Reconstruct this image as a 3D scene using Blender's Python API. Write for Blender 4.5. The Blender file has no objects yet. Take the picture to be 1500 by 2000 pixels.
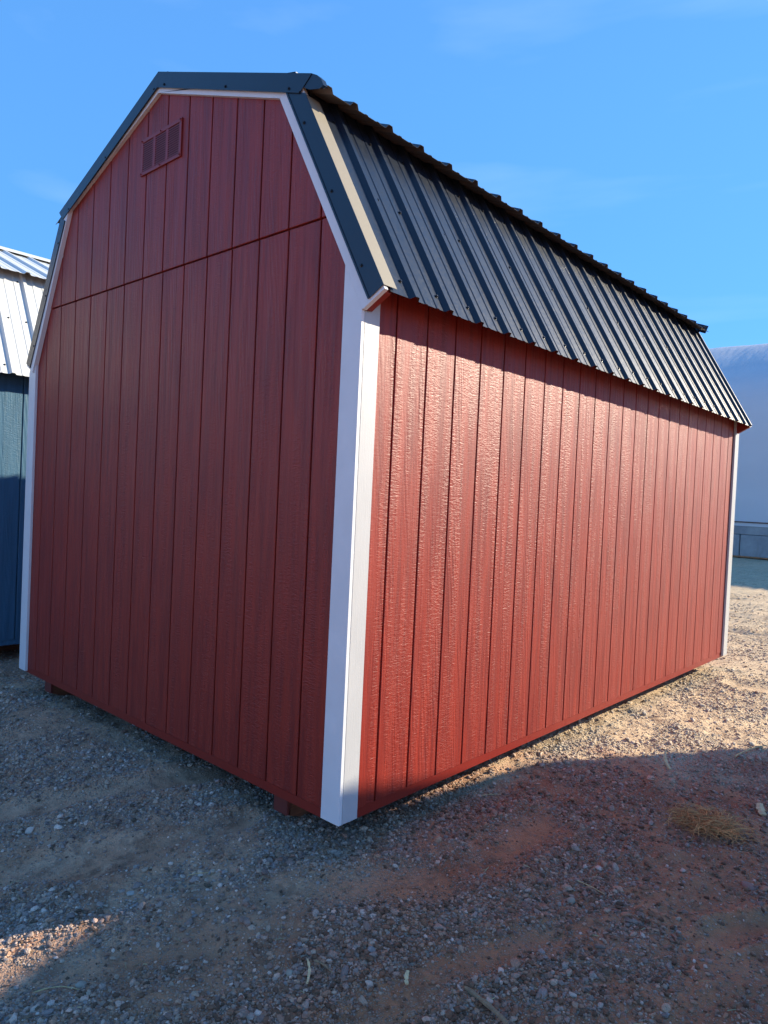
import bpy, bmesh, math, random
import numpy as np
from mathutils import Vector, Matrix

S = bpy.context.scene
C = S.collection
random.seed(7)
rng = np.random.default_rng(11)

# ------------------------------------------------------------------ camera
cam_d = bpy.data.cameras.new('camera')
cam = bpy.data.objects.new('camera', cam_d)
C.objects.link(cam)
right = Vector((0.74270222, 0.66801744, 0.04632619))
down = Vector((0.04879585, 0.01500708, -0.99869603))
fwd = Vector((-0.66784158, 0.74399428, -0.02145069))
cam.matrix_world = Matrix(((right.x, -down.x, -fwd.x, 1.92098),
                           (right.y, -down.y, -fwd.y, -1.95750),
                           (right.z, -down.z, -fwd.z, 1.29157),
                           (0, 0, 0, 1)))
cam_d.sensor_fit = 'VERTICAL'
cam_d.sensor_height = 24.0
cam_d.sensor_width = 18.0
cam_d.lens = 1374.78 * 24.0 / 2000.0
cam_d.clip_start = 0.05
cam_d.clip_end = 2000
S.camera = cam

# ------------------------------------------------------------------ light
SUN = Vector((1.0, 1.85, 0.92)).normalized()          # towards the sun
EL = math.asin(SUN.z)
AZ = math.atan2(SUN.x, SUN.y)
W = bpy.data.worlds.new('World')
S.world = W
W.use_nodes = True
nt = W.node_tree
nt.nodes.clear()
wo = nt.nodes.new('ShaderNodeOutputWorld')
bg = nt.nodes.new('ShaderNodeBackground')
bg.inputs['Strength'].default_value = 0.15
sky = nt.nodes.new('ShaderNodeTexSky')
sky.sky_type = 'NISHITA'
sky.sun_disc = False
sky.sun_elevation = EL
sky.sun_rotation = AZ
sky.altitude = 1400
sky.air_density = 1.0
sky.dust_density = 0.0
sky.ozone_density = 2.4
# thin cirrus streaks
tc = nt.nodes.new('ShaderNodeTexCoord')
mp = nt.nodes.new('ShaderNodeMapping')
mp.inputs['Rotation'].default_value = (0.25, 0.2, 0.6)
mp.inputs['Scale'].default_value = (0.8, 4.0, 12.0)
cn = nt.nodes.new('ShaderNodeTexNoise')
cn.inputs['Scale'].default_value = 1.3
cn.inputs['Detail'].default_value = 5
cn.inputs['Roughness'].default_value = 0.45
cr = nt.nodes.new('ShaderNodeMapRange')
cr.inputs['From Min'].default_value = 0.56
cr.inputs['From Max'].default_value = 0.85
cr.inputs['To Min'].default_value = 0.0
cr.inputs['To Max'].default_value = 0.065
hs = nt.nodes.new('ShaderNodeHueSaturation')
hs.inputs['Saturation'].default_value = 1.36
mx = nt.nodes.new('ShaderNodeMix')
mx.data_type = 'RGBA'
mx.inputs[7].default_value = (3.6, 3.9, 4.3, 1)
nt.links.new(tc.outputs['Generated'], mp.inputs['Vector'])
nt.links.new(mp.outputs['Vector'], cn.inputs['Vector'])
nt.links.new(cn.outputs['Fac'], cr.inputs['Value'])
nt.links.new(cr.outputs['Result'], mx.inputs[0])
nt.links.new(sky.outputs['Color'], hs.inputs['Color'])
# even out and rescale the brightness of the clear sky; hue and saturation clamped
sp_ = nt.nodes.new('ShaderNodeSeparateColor')
sp_.mode = 'HSV'
cb_ = nt.nodes.new('ShaderNodeCombineColor')
cb_.mode = 'HSV'
pw_ = nt.nodes.new('ShaderNodeMath')
pw_.operation = 'POWER'
pw_.inputs[1].default_value = 0.38
ml_ = nt.nodes.new('ShaderNodeMath')
ml_.operation = 'MULTIPLY'
ml_.inputs[1].default_value = 1.23
nt.links.new(hs.outputs['Color'], sp_.inputs[0])
mh_ = nt.nodes.new('ShaderNodeMath')
mh_.operation = 'MAXIMUM'
mh_.inputs[1].default_value = 0.611
nt.links.new(sp_.outputs[0], mh_.inputs[0])
nt.links.new(mh_.outputs[0], cb_.inputs[0])
mn_ = nt.nodes.new('ShaderNodeMath')
mn_.operation = 'MINIMUM'
mn_.inputs[1].default_value = 0.87
nt.links.new(sp_.outputs[1], mn_.inputs[0])
nt.links.new(mn_.outputs[0], cb_.inputs[1])
nt.links.new(sp_.outputs[2], pw_.inputs[0])
nt.links.new(pw_.outputs[0], ml_.inputs[0])
nt.links.new(ml_.outputs[0], cb_.inputs[2])
nt.links.new(cb_.outputs[0], mx.inputs[6])
nt.links.new(mx.outputs[2], bg.inputs['Color'])
nt.links.new(bg.outputs['Background'], wo.inputs['Surface'])

sun_d = bpy.data.lights.new('sun', 'SUN')
sun_d.energy = 2.75
sun_d.angle = math.radians(0.53)
sun_d.color = (1.0, 0.88, 0.68)
sun_o = bpy.data.objects.new('sun', sun_d)
sun_o.rotation_euler = SUN.to_track_quat('Z', 'Y').to_euler()
sun_o.location = (6, 11, 8)
C.objects.link(sun_o)

S.view_settings.view_transform = 'Standard'
S.view_settings.look = 'None'
S.view_settings.gamma = 1.0
S.view_settings.use_curve_mapping = False
S.view_settings.exposure = 1.92


# ------------------------------------------------------------------ materials
class NT:
    def __init__(self, name):
        self.m = bpy.data.materials.new(name)
        self.m.use_nodes = True
        self.t = self.m.node_tree
        self.b = self.t.nodes['Principled BSDF']

    def n(self, kind, **kw):
        nd = self.t.nodes.new(kind)
        for k, v in kw.items():
            if k in nd.inputs:
                nd.inputs[k].default_value = v
            else:
                setattr(nd, k, v)
        return nd

    def l(self, a, b):
        self.t.links.new(a, b)

    def coords(self, scale, rnd=0.0, rot=(0, 0, 0)):
        tcn = self.n('ShaderNodeTexCoord')
        out = tcn.outputs['Object']
        if rnd:
            oi = self.n('ShaderNodeObjectInfo')
            mu = self.n('ShaderNodeMath', operation='MULTIPLY')
            mu.inputs[1].default_value = rnd
            self.l(oi.outputs['Random'], mu.inputs[0])
            ad = self.n('ShaderNodeVectorMath', operation='ADD')
            self.l(out, ad.inputs[0])
            self.l(mu.outputs[0], ad.inputs[1])
            out = ad.outputs[0]
        m = self.n('ShaderNodeMapping')
        m.inputs['Scale'].default_value = scale
        m.inputs['Rotation'].default_value = rot
        self.l(out, m.inputs['Vector'])
        return m.outputs['Vector']

    def noise(self, vec, scale, detail=3, rough=0.55, dist=0.0):
        nd = self.n('ShaderNodeTexNoise')
        nd.inputs['Scale'].default_value = scale
        nd.inputs['Detail'].default_value = detail
        nd.inputs['Roughness'].default_value = rough
        nd.inputs['Distortion'].default_value = dist
        if vec is not None:
            self.l(vec, nd.inputs['Vector'])
        return nd.outputs['Fac']

    def rng(self, v, a, b, c, d):
        r = self.n('ShaderNodeMapRange')
        for k, x in (('From Min', a), ('From Max', b), ('To Min', c), ('To Max', d)):
            r.inputs[k].default_value = x
        self.l(v, r.inputs['Value'])
        return r.outputs['Result']

    def math(self, op, a, b):
        m = self.n('ShaderNodeMath', operation=op)
        for i, x in enumerate((a, b)):
            if isinstance(x, (int, float)):
                m.inputs[i].default_value = x
            else:
                self.l(x, m.inputs[i])
        return m.outputs[0]

    def mix(self, f, a, b):
        m = self.n('ShaderNodeMix', data_type='RGBA')
        if isinstance(f, (int, float)):
            m.inputs[0].default_value = f
        else:
            self.l(f, m.inputs[0])
        for i, x in ((6, a), (7, b)):
            if isinstance(x, tuple):
                m.inputs[i].default_value = (*x[:3], 1)
            else:
                self.l(x, m.inputs[i])
        return m.outputs[2]

    def bump(self, h, dist, strength=1.0, nrm=None):
        b = self.n('ShaderNodeBump')
        b.inputs['Strength'].default_value = strength
        b.inputs['Distance'].default_value = dist
        self.l(h, b.inputs['Height'])
        if nrm is not None:
            self.l(nrm, b.inputs['Normal'])
        return b.outputs['Normal']

    def set(self, base=None, rough=None, metal=None, spec=None, normal=None, coat=None):
        for key, v in (('Base Color', base), ('Roughness', rough), ('Metallic', metal),
                       ('Specular IOR Level', spec), ('Normal', normal), ('Coat Weight', coat)):
            if v is None:
                continue
            if isinstance(v, (int, float)):
                self.b.inputs[key].default_value = v
            elif isinstance(v, tuple):
                self.b.inputs[key].default_value = (*v[:3], 1)
            else:
                self.l(v, self.b.inputs[key])
        return self.m


def siding_material(name, base, dark, rough=0.48, relief=0.0023):
    """Embossed wood-grain panel siding under semi-gloss paint."""
    k = NT(name)
    big = k.noise(k.coords((1, 1, 0.06), 37.0), 20, 2, 0.5)                 # where the grain is flat or rough
    warp = k.noise(k.coords((1, 1, 0.10), 37.0), 13, 2, 0.5)
    v1 = k.coords((1, 1, 0.055), 37.0)
    grain = k.noise(v1, 190, 3, 0.6, 0.6)                                    # long grain
    cath = k.n('ShaderNodeTexWave', wave_type='BANDS', bands_direction='DIAGONAL', wave_profile='SIN')
    cath.inputs['Scale'].default_value = 26
    cath.inputs['Distortion'].default_value = 7
    cath.inputs['Detail'].default_value = 2
    cath.inputs['Detail Scale'].default_value = 0.7
    k.l(k.coords((1, 1, 0.12), 37.0), cath.inputs['Vector'])
    chat = k.noise(k.coords((0.36, 0.36, 1.3), 37.0), 96, 2, 0.6, 0.7)         # cross-wise saw chatter
    fine = k.noise(k.coords((1, 1, 0.6), 37.0), 420, 2, 0.6)
    m1 = k.rng(big, 0.42, 0.56, 0.2, 1)
    m2 = k.rng(warp, 0.50, 0.64, 0, 1)
    h = k.math('MULTIPLY', grain, 0.55)
    h = k.math('ADD', h, k.math('MULTIPLY', k.math('MULTIPLY', chat, m1), 1.15))
    h = k.math('ADD', h, k.math('MULTIPLY', k.math('MULTIPLY', cath.outputs['Fac'], m2), 0.35))
    h = k.math('ADD', h, k.math('MULTIPLY', fine, 0.16))
    nrm = k.bump(h, relief, 1.0)
    tone = k.noise(k.coords((1, 1, 0.07), 37.0), 30, 3, 0.6)
    col = k.mix(k.rng(tone, 0.34, 0.62, 0, 1), dark, base)
    rg = k.rng(k.noise(k.coords((1, 1, 0.03), 37.0), 60, 3, 0.6), 0.3, 0.7, rough - 0.04, rough + 0.06)
    return k.set(col, rg, 0, 0.44, nrm)


def trim_material(name, base):
    k = NT(name)
    g = k.noise(k.coords((1, 1, 0.06), 19.0), 260, 3, 0.6, 0.4)
    s = k.noise(k.coords((1, 1, 0.5), 19.0), 300, 2, 0.5)
    h = k.math('ADD', k.math('MULTIPLY', g, 0.6), k.math('MULTIPLY', s, 0.3))
    tone = k.noise(k.coords((1, 1, 0.4), 19.0), 9, 4, 0.6)
    col = k.mix(k.rng(tone, 0.35, 0.7, 0, 1), tuple(c * 0.93 for c in base), base)
    return k.set(col, 0.42, 0, 0.45, k.bump(h, 0.0012, 0.8))


def metal_material(name, base, rough, dust, wave=0.003, spec=0.5):
    k = NT(name)
    n1 = k.noise(k.coords((1, 1, 1), 9.0), 3.2, 2, 0.5)
    n2 = k.noise(k.coords((1, 1, 1), 9.0), 60, 4, 0.65)
    n3 = k.noise(k.coords((1, 1, 1), 9.0), 240, 2, 0.6)
    spots = k.rng(n3, 0.62, 0.74, 0, 1)
    d = k.math('MULTIPLY', k.rng(n2, 0.50, 0.80, 0.0, 1.0), 0.15)
    d = k.math('MAXIMUM', d, k.math('MULTIPLY', spots, 0.25))
    col = k.mix(d, base, dust)
    rg = k.math('ADD', k.rng(n2, 0.3, 0.7, rough - 0.05, rough + 0.06), k.math('MULTIPLY', spots, 0.05))
    return k.set(col, rg, 0, spec, k.bump(n1, wave, 1.0))


def wood_material(name, a, b, rough=0.7):
    k = NT(name)
    g = k.noise(k.coords((6, 0.5, 6), 5.0), 18, 4, 0.6, 0.5)
    return k.set(k.mix(k.rng(g, 0.3, 0.7, 0, 1), a, b), rough, 0, 0.3, k.bump(g, 0.002, 0.7))


RED = (0.275, 0.0225, 0.0105)
M_RED = siding_material('red_siding_paint', RED, (0.185, 0.0135, 0.0085))
M_REDTRIM = trim_material('red_trim_paint', (0.235, 0.018, 0.010))
M_REDPLAIN = NT('red_flat_paint').set((0.21, 0.022, 0.016), 0.42)
M_WHITE = trim_material('white_trim_paint', (0.50, 0.50, 0.49))  # darker copy of the white, to hold down the sunlit side trim
M_WHITESMOOTH = NT('white_smooth_paint')
_k = M_WHITESMOOTH
M_WHITESMOOTH = _k.set(_k.mix(_k.rng(_k.noise(_k.coords((1, 1, 1), 5.0), 7, 4, 0.6), 0.35, 0.7, 0, 1),
                              (0.67, 0.67, 0.66), (0.72, 0.72, 0.71)), 0.45, 0, 0.4)  # lighter copy of the white, to lift the boards on the shaded gable
M_BLACK = metal_material('black_steel', (0.008, 0.014, 0.026), 0.34, (0.035, 0.04, 0.045), 0.0015)
M_FLANGE = metal_material('dusty_flange', (0.24, 0.21, 0.155), 0.6, (0.36, 0.32, 0.25), 0.001)
M_BACKER = NT('sheet_backer_paint').set((0.13, 0.112, 0.10), 0.55)
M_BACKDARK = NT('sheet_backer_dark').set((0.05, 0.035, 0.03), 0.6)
M_SCREW = NT('screw_steel').set((0.03, 0.03, 0.032), 0.3, 0.5)
M_BLUE = siding_material('blue_siding_paint', (0.052, 0.145, 0.235), (0.042, 0.118, 0.19))
M_BLUEPLAIN = NT('blue_flat_paint').set((0.04, 0.12, 0.19), 0.45)
M_WMETAL = metal_material('white_steel', (0.62, 0.63, 0.60), 0.42, (0.42, 0.38, 0.32), 0.002)
M_TANPLAIN = NT('tan_flat_paint').set((0.35, 0.28, 0.2), 0.5)
M_RAWWOOD = wood_material('raw_lumber', (0.20, 0.075, 0.035), (0.10, 0.038, 0.02))
M_SKIDPAINT = NT('worn_skid_paint').set((0.13, 0.02, 0.014), 0.6)
M_DARK = NT('dark_void').set((0.02, 0.01, 0.01), 0.8)


# ------------------------------------------------------------------ helpers
def mesh_of(name, verts, faces, mats, fmat=None, smooth=False):
    me = bpy.data.meshes.new(name)
    me.from_pydata([tuple(v) for v in verts], [], faces)
    for m in mats:
        me.materials.append(m)
    if fmat:
        me.polygons.foreach_set('material_index', fmat)
    if smooth:
        me.polygons.foreach_set('use_smooth', [True] * len(me.polygons))
    me.update()
    return me


def obj(name, me, parent=None, loc=(0, 0, 0), kind=None, label=None, cat=None, group=None):
    o = bpy.data.objects.new(name, me)
    C.objects.link(o)
    o.parent = parent
    o.location = loc
    if kind:
        o['kind'] = kind
    if label:
        o['label'] = label
    if cat:
        o['category'] = cat
    if group:
        o['group'] = group
    return o


def bm_mesh(name, bm, mats, bevel=0.0, seg=1):
    bmesh.ops.recalc_face_normals(bm, faces=bm.faces[:])
    if bevel:
        ed = [e for e in bm.edges if len(e.link_faces) == 2 and e.calc_face_angle(0) > 0.5]
        bmesh.ops.bevel(bm, geom=ed, offset=bevel, segments=seg, affect='EDGES', clamp_overlap=True)
    me = bpy.data.meshes.new(name)
    bm.to_mesh(me)
    bm.free()
    for m in mats:
        me.materials.append(m)
    return me


def box_bm(a, b):
    bm = bmesh.new()
    add_box(bm, a, b)
    return bm


def add_box(bm, a, b):
    vs = [bm.verts.new((x, y, z)) for z in (a[2], b[2]) for y in (a[1], b[1]) for x in (a[0], b[0])]
    for f in ((0, 1, 3, 2), (4, 6, 7, 5), (0, 4, 5, 1), (2, 3, 7, 6), (0, 2, 6, 4), (1, 5, 7, 3)):
        bm.faces.new([vs[i] for i in f])


def prism_bm(poly, axis, a, b):
    """poly of 2-D points (x,z) extruded along y, or (y,z) along x."""
    bm = bmesh.new()
    add_prism(bm, poly, axis, a, b)
    return bm


def add_prism(bm, poly, axis, a, b):
    def P(p, t):
        return (p[0], t, p[1]) if axis == 'y' else (t, p[0], p[1])
    A = [bm.verts.new(P(p, a)) for p in poly]
    B = [bm.verts.new(P(p, b)) for p in poly]
    n = len(poly)
    bm.faces.new(A)
    bm.faces.new(B[::-1])
    for i in range(n):
        j = (i + 1) % n
        bm.faces.new((A[j], A[i], B[i], B[j]))


def clip(poly, p0, p1):
    """keep the part of poly on the left of p0->p1"""
    out = []
    def side(p):
        return (p1[0] - p0[0]) * (p[1] - p0[1]) - (p1[1] - p0[1]) * (p[0] - p0[0])
    for i in range(len(poly)):
        a, b = poly[i], poly[(i + 1) % len(poly)]
        sa, sb = side(a), side(b)
        if sa >= 0:
            out.append(a)
        if sa * sb < 0:
            t = sa / (sa - sb)
            out.append((a[0] + t * (b[0] - a[0]), a[1] + t * (b[1] - a[1])))
    return out


def clip_convex(poly, conv):
    for i in range(len(conv)):
        poly = clip(poly, conv[i], conv[(i + 1) % len(conv)])
        if len(poly) < 3:
            return []
    return poly


def isect(p, d, q, e):
    """p+t d meets q+s e in 2-D"""
    det = d[0] * -e[1] + e[0] * d[1]
    t = ((q[0] - p[0]) * -e[1] + e[0] * (q[1] - p[1])) / det
    return (p[0] + t * d[0], p[1] + t * d[1])


# ------------------------------------------------------------------ noise for the ground
def lattice(seed, n=256):
    return np.random.default_rng(seed).random((n, n))


_L = [lattice(i) for i in range(12)]


def vnoise(x, y, seed=0):
    L = _L[seed % 12]
    n = L.shape[0]
    xi = np.floor(x).astype(int)
    yi = np.floor(y).astype(int)
    fx = x - xi
    fy = y - yi
    fx = fx * fx * fx * (fx * (fx * 6 - 15) + 10)
    fy = fy * fy * fy * (fy * (fy * 6 - 15) + 10)
    x0, x1, y0, y1 = xi % n, (xi + 1) % n, yi % n, (yi + 1) % n
    return (L[x0, y0] * (1 - fx) + L[x1, y0] * fx) * (1 - fy) + (L[x0, y1] * (1 - fx) + L[x1, y1] * fx) * fy


def fbm(x, y, seed, octv=4, gain=0.5):
    s, a, t = 0, 1.0, 0
    for i in range(octv):
        s = s + a * vnoise(x * 2 ** i + 17.3 * i, y * 2 ** i + 9.1 * i, seed + i)
        t += a
        a *= gain
    return s / t


def sstep(a, b, x):
    t = np.clip((x - a) / (b - a), 0, 1)
    return t * t * (3 - 2 * t)


def poly_dist(x, y, pts):
    d = np.full(np.shape(x), 1e9)
    for (ax, ay), (bx, by) in zip(pts[:-1], pts[1:]):
        ux, uy = bx - ax, by - ay
        t = np.clip(((x - ax) * ux + (y - ay) * uy) / (ux * ux + uy * uy), 0, 1)
        d = np.minimum(d, np.hypot(x - ax - t * ux, y - ay - t * uy))
    return d


# wheel ruts, smooth fine soil pressed between gravel ridges: (points, half width, depth)
RUTS = [([(-2.75, -1.4), (-2.40, -0.75), (-2.20, -0.30), (-2.12, 0.05), (-2.2, 0.5)], 0.10, 0.012),
        ([(-2.0, -1.5), (-1.62, -0.95), (-1.38, -0.60), (-1.12, -0.16), (-1.0, 0.2)], 0.085, 0.022),
        ([(-1.4, -1.6), (-1.03, -1.10), (-0.92, -0.86), (-0.60, -0.36), (-0.5, -0.1)], 0.075, 0.020),
        ([(-0.75, -1.7), (-0.36, -1.10), (-0.22, -0.88), (0.0, -0.62)], 0.115, 0.014),
        ([(0.02, -0.30), (0.25, 0.02), (0.42, 0.40), (0.40, 0.9)], 0.10, 0.016),
        ([(0.58, -0.55), (0.68, -0.15), (0.80, 0.2)], 0.06, 0.010),
        ([(1.22, 0.70), (1.36, 1.02), (1.6, 1.4)], 0.05, 0.016),
        ([(-8, 7.4), (-3, 7.25), (0.5, 7.1), (4, 7.3)], 0.16, 0.04),
        ([(-8, 8.9), (-3, 8.75), (0.5, 8.5), (4, 8.6)], 0.18, 0.045),
        ([(-9, 11.0), (-3, 10.8), (0.5, 10.5), (4, 10.7)], 0.2, 0.05),
        ([(-9, 13.4), (-3, 13.2), (0.5, 12.9), (4, 13.0)], 0.2, 0.05),
        ([(0.3, 4.4), (0.9, 4.9), (2.2, 5.2)], 0.12, 0.03)]


def rut_mask(x, y):
    m = np.zeros(np.shape(x))
    dep = np.zeros(np.shape(x))
    wob = (fbm(x * 3.1, y * 3.1, 5, 2) - 0.5) * 0.12
    for pts, hw, d in RUTS:
        q = (poly_dist(x, y, pts) + wob) / hw
        k = np.exp(-np.clip(q, 0, 6) ** 2)
        m = np.maximum(m, k)
        ridge = np.exp(-((q - 1.6) / 0.45) ** 2)
        dep = dep - d * k + d * 0.75 * ridge
    return m, dep


def ground_z(x, y, detail=True):
    x = np.asarray(x, float)
    y = np.asarray(y, float)
    # the pad the shed stands on falls away towards the front and a little to the side
    dy = np.maximum(-y, 0)
    dx = np.maximum(x, 0)
    z = -0.135 - 0.125 * sstep(0.05, 1.0, dy) - 0.055 * sstep(0.1, 1.3, dx)
    z = np.maximum(z, -0.270) - 0.15 * sstep(-3.0, -4.2, x)
    far = np.hypot(x - 1, y)
    z = z + 0.06 * sstep(6, 22, y)
    z = z + (fbm(x * 0.9, y * 0.9, 1, 3) - 0.5) * 0.035 * sstep(0.5, 3, far + 1)
    m, dep = rut_mask(x, y)
    z = z + dep
    if detail:
        z = z + (fbm(x * 7, y * 7, 3, 4) - 0.5) * 0.030 * (1 - 0.35 * m)
        z = z + (fbm(x * 30, y * 30, 6, 3) - 0.5) * 0.016 * (1 - 0.35 * m)
    return z


def gravel_density(x, y):
    m, _ = rut_mask(x, y)
    n = fbm(x * 1.7 + 3.1, y * 1.7 - 1.2, 8, 4)
    n2 = fbm(x * 5.5, y * 5.5, 2, 3)
    base = 0.25 + 0.75 * sstep(0.40, 0.58, n * 0.6 + n2 * 0.4)
    redz = sstep(0.25, 0.9, x + 0.25 * y)                 # soil shows more in the right foreground
    base = base * (1 - 0.30 * redz * (1 - sstep(2.0, 3.2, y)))
    return np.clip(base * (1 - 0.80 * m), 0.08, 1)


# ------------------------------------------------------------------ ground material
def ground_material():
    k = NT('gravel_soil')
    p = k.coords((1, 1, 1))
    at = k.n('ShaderNodeAttribute', attribute_name='soil')
    at2 = k.n('ShaderNodeAttribute', attribute_name='cover')
    sep = at.outputs['Fac']
    n1 = k.noise(p, 3.0, 5, 0.6)
    n2 = k.noise(p, 26, 4, 0.65)
    n3 = k.noise(p, 160, 3, 0.7)
    tan = k.mix(k.rng(n1, 0.35, 0.65, 0, 1), (0.53, 0.305, 0.185), (0.67, 0.40, 0.25))
    red = k.mix(k.rng(n1, 0.35, 0.65, 0, 1), (0.37, 0.125, 0.055), (0.56, 0.23, 0.105))
    soil = k.mix(sep, tan, red)
    dry = k.n('ShaderNodeAttribute', attribute_name='dry').outputs['Fac']  # painted sunlight: soil and stones turn paler past the shadow edge
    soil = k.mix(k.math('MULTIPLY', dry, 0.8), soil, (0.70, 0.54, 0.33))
    n4 = k.noise(p, 6.5, 4, 0.7)
    soil = k.mix(k.math('MULTIPLY', k.rng(n4, 0.50, 0.66, 0.0, 0.65), k.rng(at2.outputs['Fac'], 0.1, 0.5, 1.0, 0.55)), soil, (0.14, 0.058, 0.032))
    soil = k.mix(k.rng(n2, 0.35, 0.7, 0.0, 0.55), soil, k.mix(0.55, soil, (0.12, 0.075, 0.05)))
    # small stones pressed in the surface
    vo = k.n('ShaderNodeTexVoronoi', feature='F1')
    vo.inputs['Scale'].default_value = 62
    k.l(p, vo.inputs['Vector'])
    vo2 = k.n('ShaderNodeTexVoronoi', feature='F1')
    vo2.inputs['Scale'].default_value = 135
    k.l(p, vo2.inputs['Vector'])
    def stones(v, w):
        hsep = k.n('ShaderNodeSeparateColor')
        k.l(v.outputs['Color'], hsep.inputs[0])
        c = k.mix(hsep.outputs[0], (0.30, 0.25, 0.20), (0.56, 0.46, 0.35))
        c = k.mix(k.rng(hsep.outputs[1], 0.6, 1.0, 0, 0.8), c, (0.34, 0.23, 0.17))
        pick = k.math('GREATER_THAN', hsep.outputs[2], w)
        shp = k.rng(v.outputs['Distance'], 0.25, 0.5, 1, 0)
        return c, k.math('MULTIPLY', pick, shp)
    c1, f1 = stones(vo, 0.35)
    c2, f2 = stones(vo2, 0.30)
    f1 = k.math('MULTIPLY', f1, k.rng(at2.outputs['Fac'], 0.1, 0.8, 0.1, 1.0))
    f2 = k.math('MULTIPLY', f2, k.rng(at2.outputs['Fac'], 0.1, 0.8, 0.25, 1.0))
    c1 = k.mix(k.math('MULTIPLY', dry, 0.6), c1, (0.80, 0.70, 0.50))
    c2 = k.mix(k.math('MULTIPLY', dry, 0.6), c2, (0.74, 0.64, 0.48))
    col = k.mix(k.math('MULTIPLY', f2, 0.85), soil, c2)
    col = k.mix(k.math('MULTIPLY', f1, 0.9), col, c1)
    h = k.math('ADD', k.math('MULTIPLY', f1, 1.1), k.math('MULTIPLY', f2, 0.7))
    h = k.math('ADD', h, k.math('MULTIPLY', n3, 0.5))
    h = k.math('ADD', h, k.math('MULTIPLY', n2, 0.6))
    return k.set(col, 0.9, 0, 0.25, k.bump(h, 0.009, 0.9))


def axis(dense_a, dense_b, step, lo, hi, grow=1.06, second=None):
    a = list(np.arange(dense_a, dense_b, step))
    s, v = step, a[-1]
    while v < hi:
        s *= grow
        v += s
        a.append(v)
    s, v = step, dense_a
    pre = []
    while v > lo:
        s *= grow
        v -= s
        pre.append(v)
    return np.array(pre[::-1] + a)


def build_ground():
    xs = axis(-3.4, 2.1, 0.017, -420, 420, 1.05)
    ys = axis(-1.6, 3.6, 0.017, -420, 420, 1.028)
    X, Y = np.meshgrid(xs, ys, indexing='ij')
    Z = ground_z(X, Y)
    nx, ny = len(xs), len(ys)
    co = np.stack([X, Y, Z], -1).reshape(-1, 3)
    idx = np.arange(nx * ny).reshape(nx, ny)
    q = np.stack([idx[:-1, :-1], idx[1:, :-1], idx[1:, 1:], idx[:-1, 1:]], -1).reshape(-1, 4)
    me = bpy.data.meshes.new('ground')
    me.vertices.add(len(co))
    me.vertices.foreach_set('co', co.ravel())
    me.loops.add(q.size)
    me.loops.foreach_set('vertex_index', q.ravel())
    me.polygons.add(len(q))
    me.polygons.foreach_set('loop_start', np.arange(0, q.size, 4))
    me.polygons.foreach_set('use_smooth', np.ones(len(q), bool))
    me.update()
    me.validate()
    x, y = co[:, 0], co[:, 1]
    a = me.attributes.new('soil', 'FLOAT', 'POINT')
    a.data.foreach_set('value', soil_red(x, y))
    b = me.attributes.new('cover', 'FLOAT', 'POINT')
    b.data.foreach_set('value', gravel_density(x, y))
    c = me.attributes.new('dry', 'FLOAT', 'POINT')  # carries the painted paleness of the sunlit ground
    c.data.foreach_set('value', sunlit_pale(x, y))
    me.materials.append(ground_material())
    return obj('ground', me, kind='structure')


def sunlit_pale(x, y):
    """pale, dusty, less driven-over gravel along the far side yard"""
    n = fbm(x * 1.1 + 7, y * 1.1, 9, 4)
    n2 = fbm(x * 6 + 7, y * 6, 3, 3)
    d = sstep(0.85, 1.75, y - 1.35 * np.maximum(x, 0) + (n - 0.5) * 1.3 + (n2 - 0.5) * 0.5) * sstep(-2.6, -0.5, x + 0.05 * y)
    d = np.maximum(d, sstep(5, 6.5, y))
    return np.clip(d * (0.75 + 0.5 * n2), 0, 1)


def soil_red(x, y):
    n = fbm(x * 1.3 - 4, y * 1.3 + 2, 4, 3)
    d = sstep(-0.55, 0.55, x + 0.15 * y + (n - 0.5) * 1.2)
    d = d * (1 - sstep(1.2, 2.6, y - 1.35 * np.maximum(x, 0) + (n - 0.5) * 1.5))
    n3 = fbm(x * 9, y * 9, 7, 3)
    d = d * (0.75 + 0.5 * n3)
    d2 = 0.40 * sstep(0.45, 0.7, n * 0.6 + n3 * 0.4)
    return np.clip(np.maximum(d, d2), 0, 1)


build_ground()


# ------------------------------------------------------------------ the barn sheds
XC = -1.552                                     # middle of the gable
WD = 3.104                                      # width
LN = 4.91                                       # length
# outer line of the rake (gable trim), then the inner line of the white board
R_EAVE, R_LOW = (0.134, 2.080), (-0.355, 2.945)
R_TIP, RIDGE, L_TIP = (-0.318, 3.016), (-1.545, 3.470), (-2.705, 3.004)
L_EAVE, L_LOW = (-3.140, 2.085), (-2.675, 2.965)
INNER = [(-0.0765, 2.184), (-0.535, 2.992), (XC, 3.366), (-2.569, 2.992), (-3.0275, 2.184)]
PIT = 0.2032


def rake_poly(p, q, w):
    """strip of width w inside the line p->q (the inside is on the left of p->q)"""
    d = Vector((q[0] - p[0], q[1] - p[1])).normalized()
    n = Vector((-d.y, d.x)) * w
    return [p, q, (q[0] + n.x, q[1] + n.y), (p[0] + n.x, p[1] + n.y)]


ALLRIBS = [0.157 + 0.2244 * i for i in range(21)] + [4.815]


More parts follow.
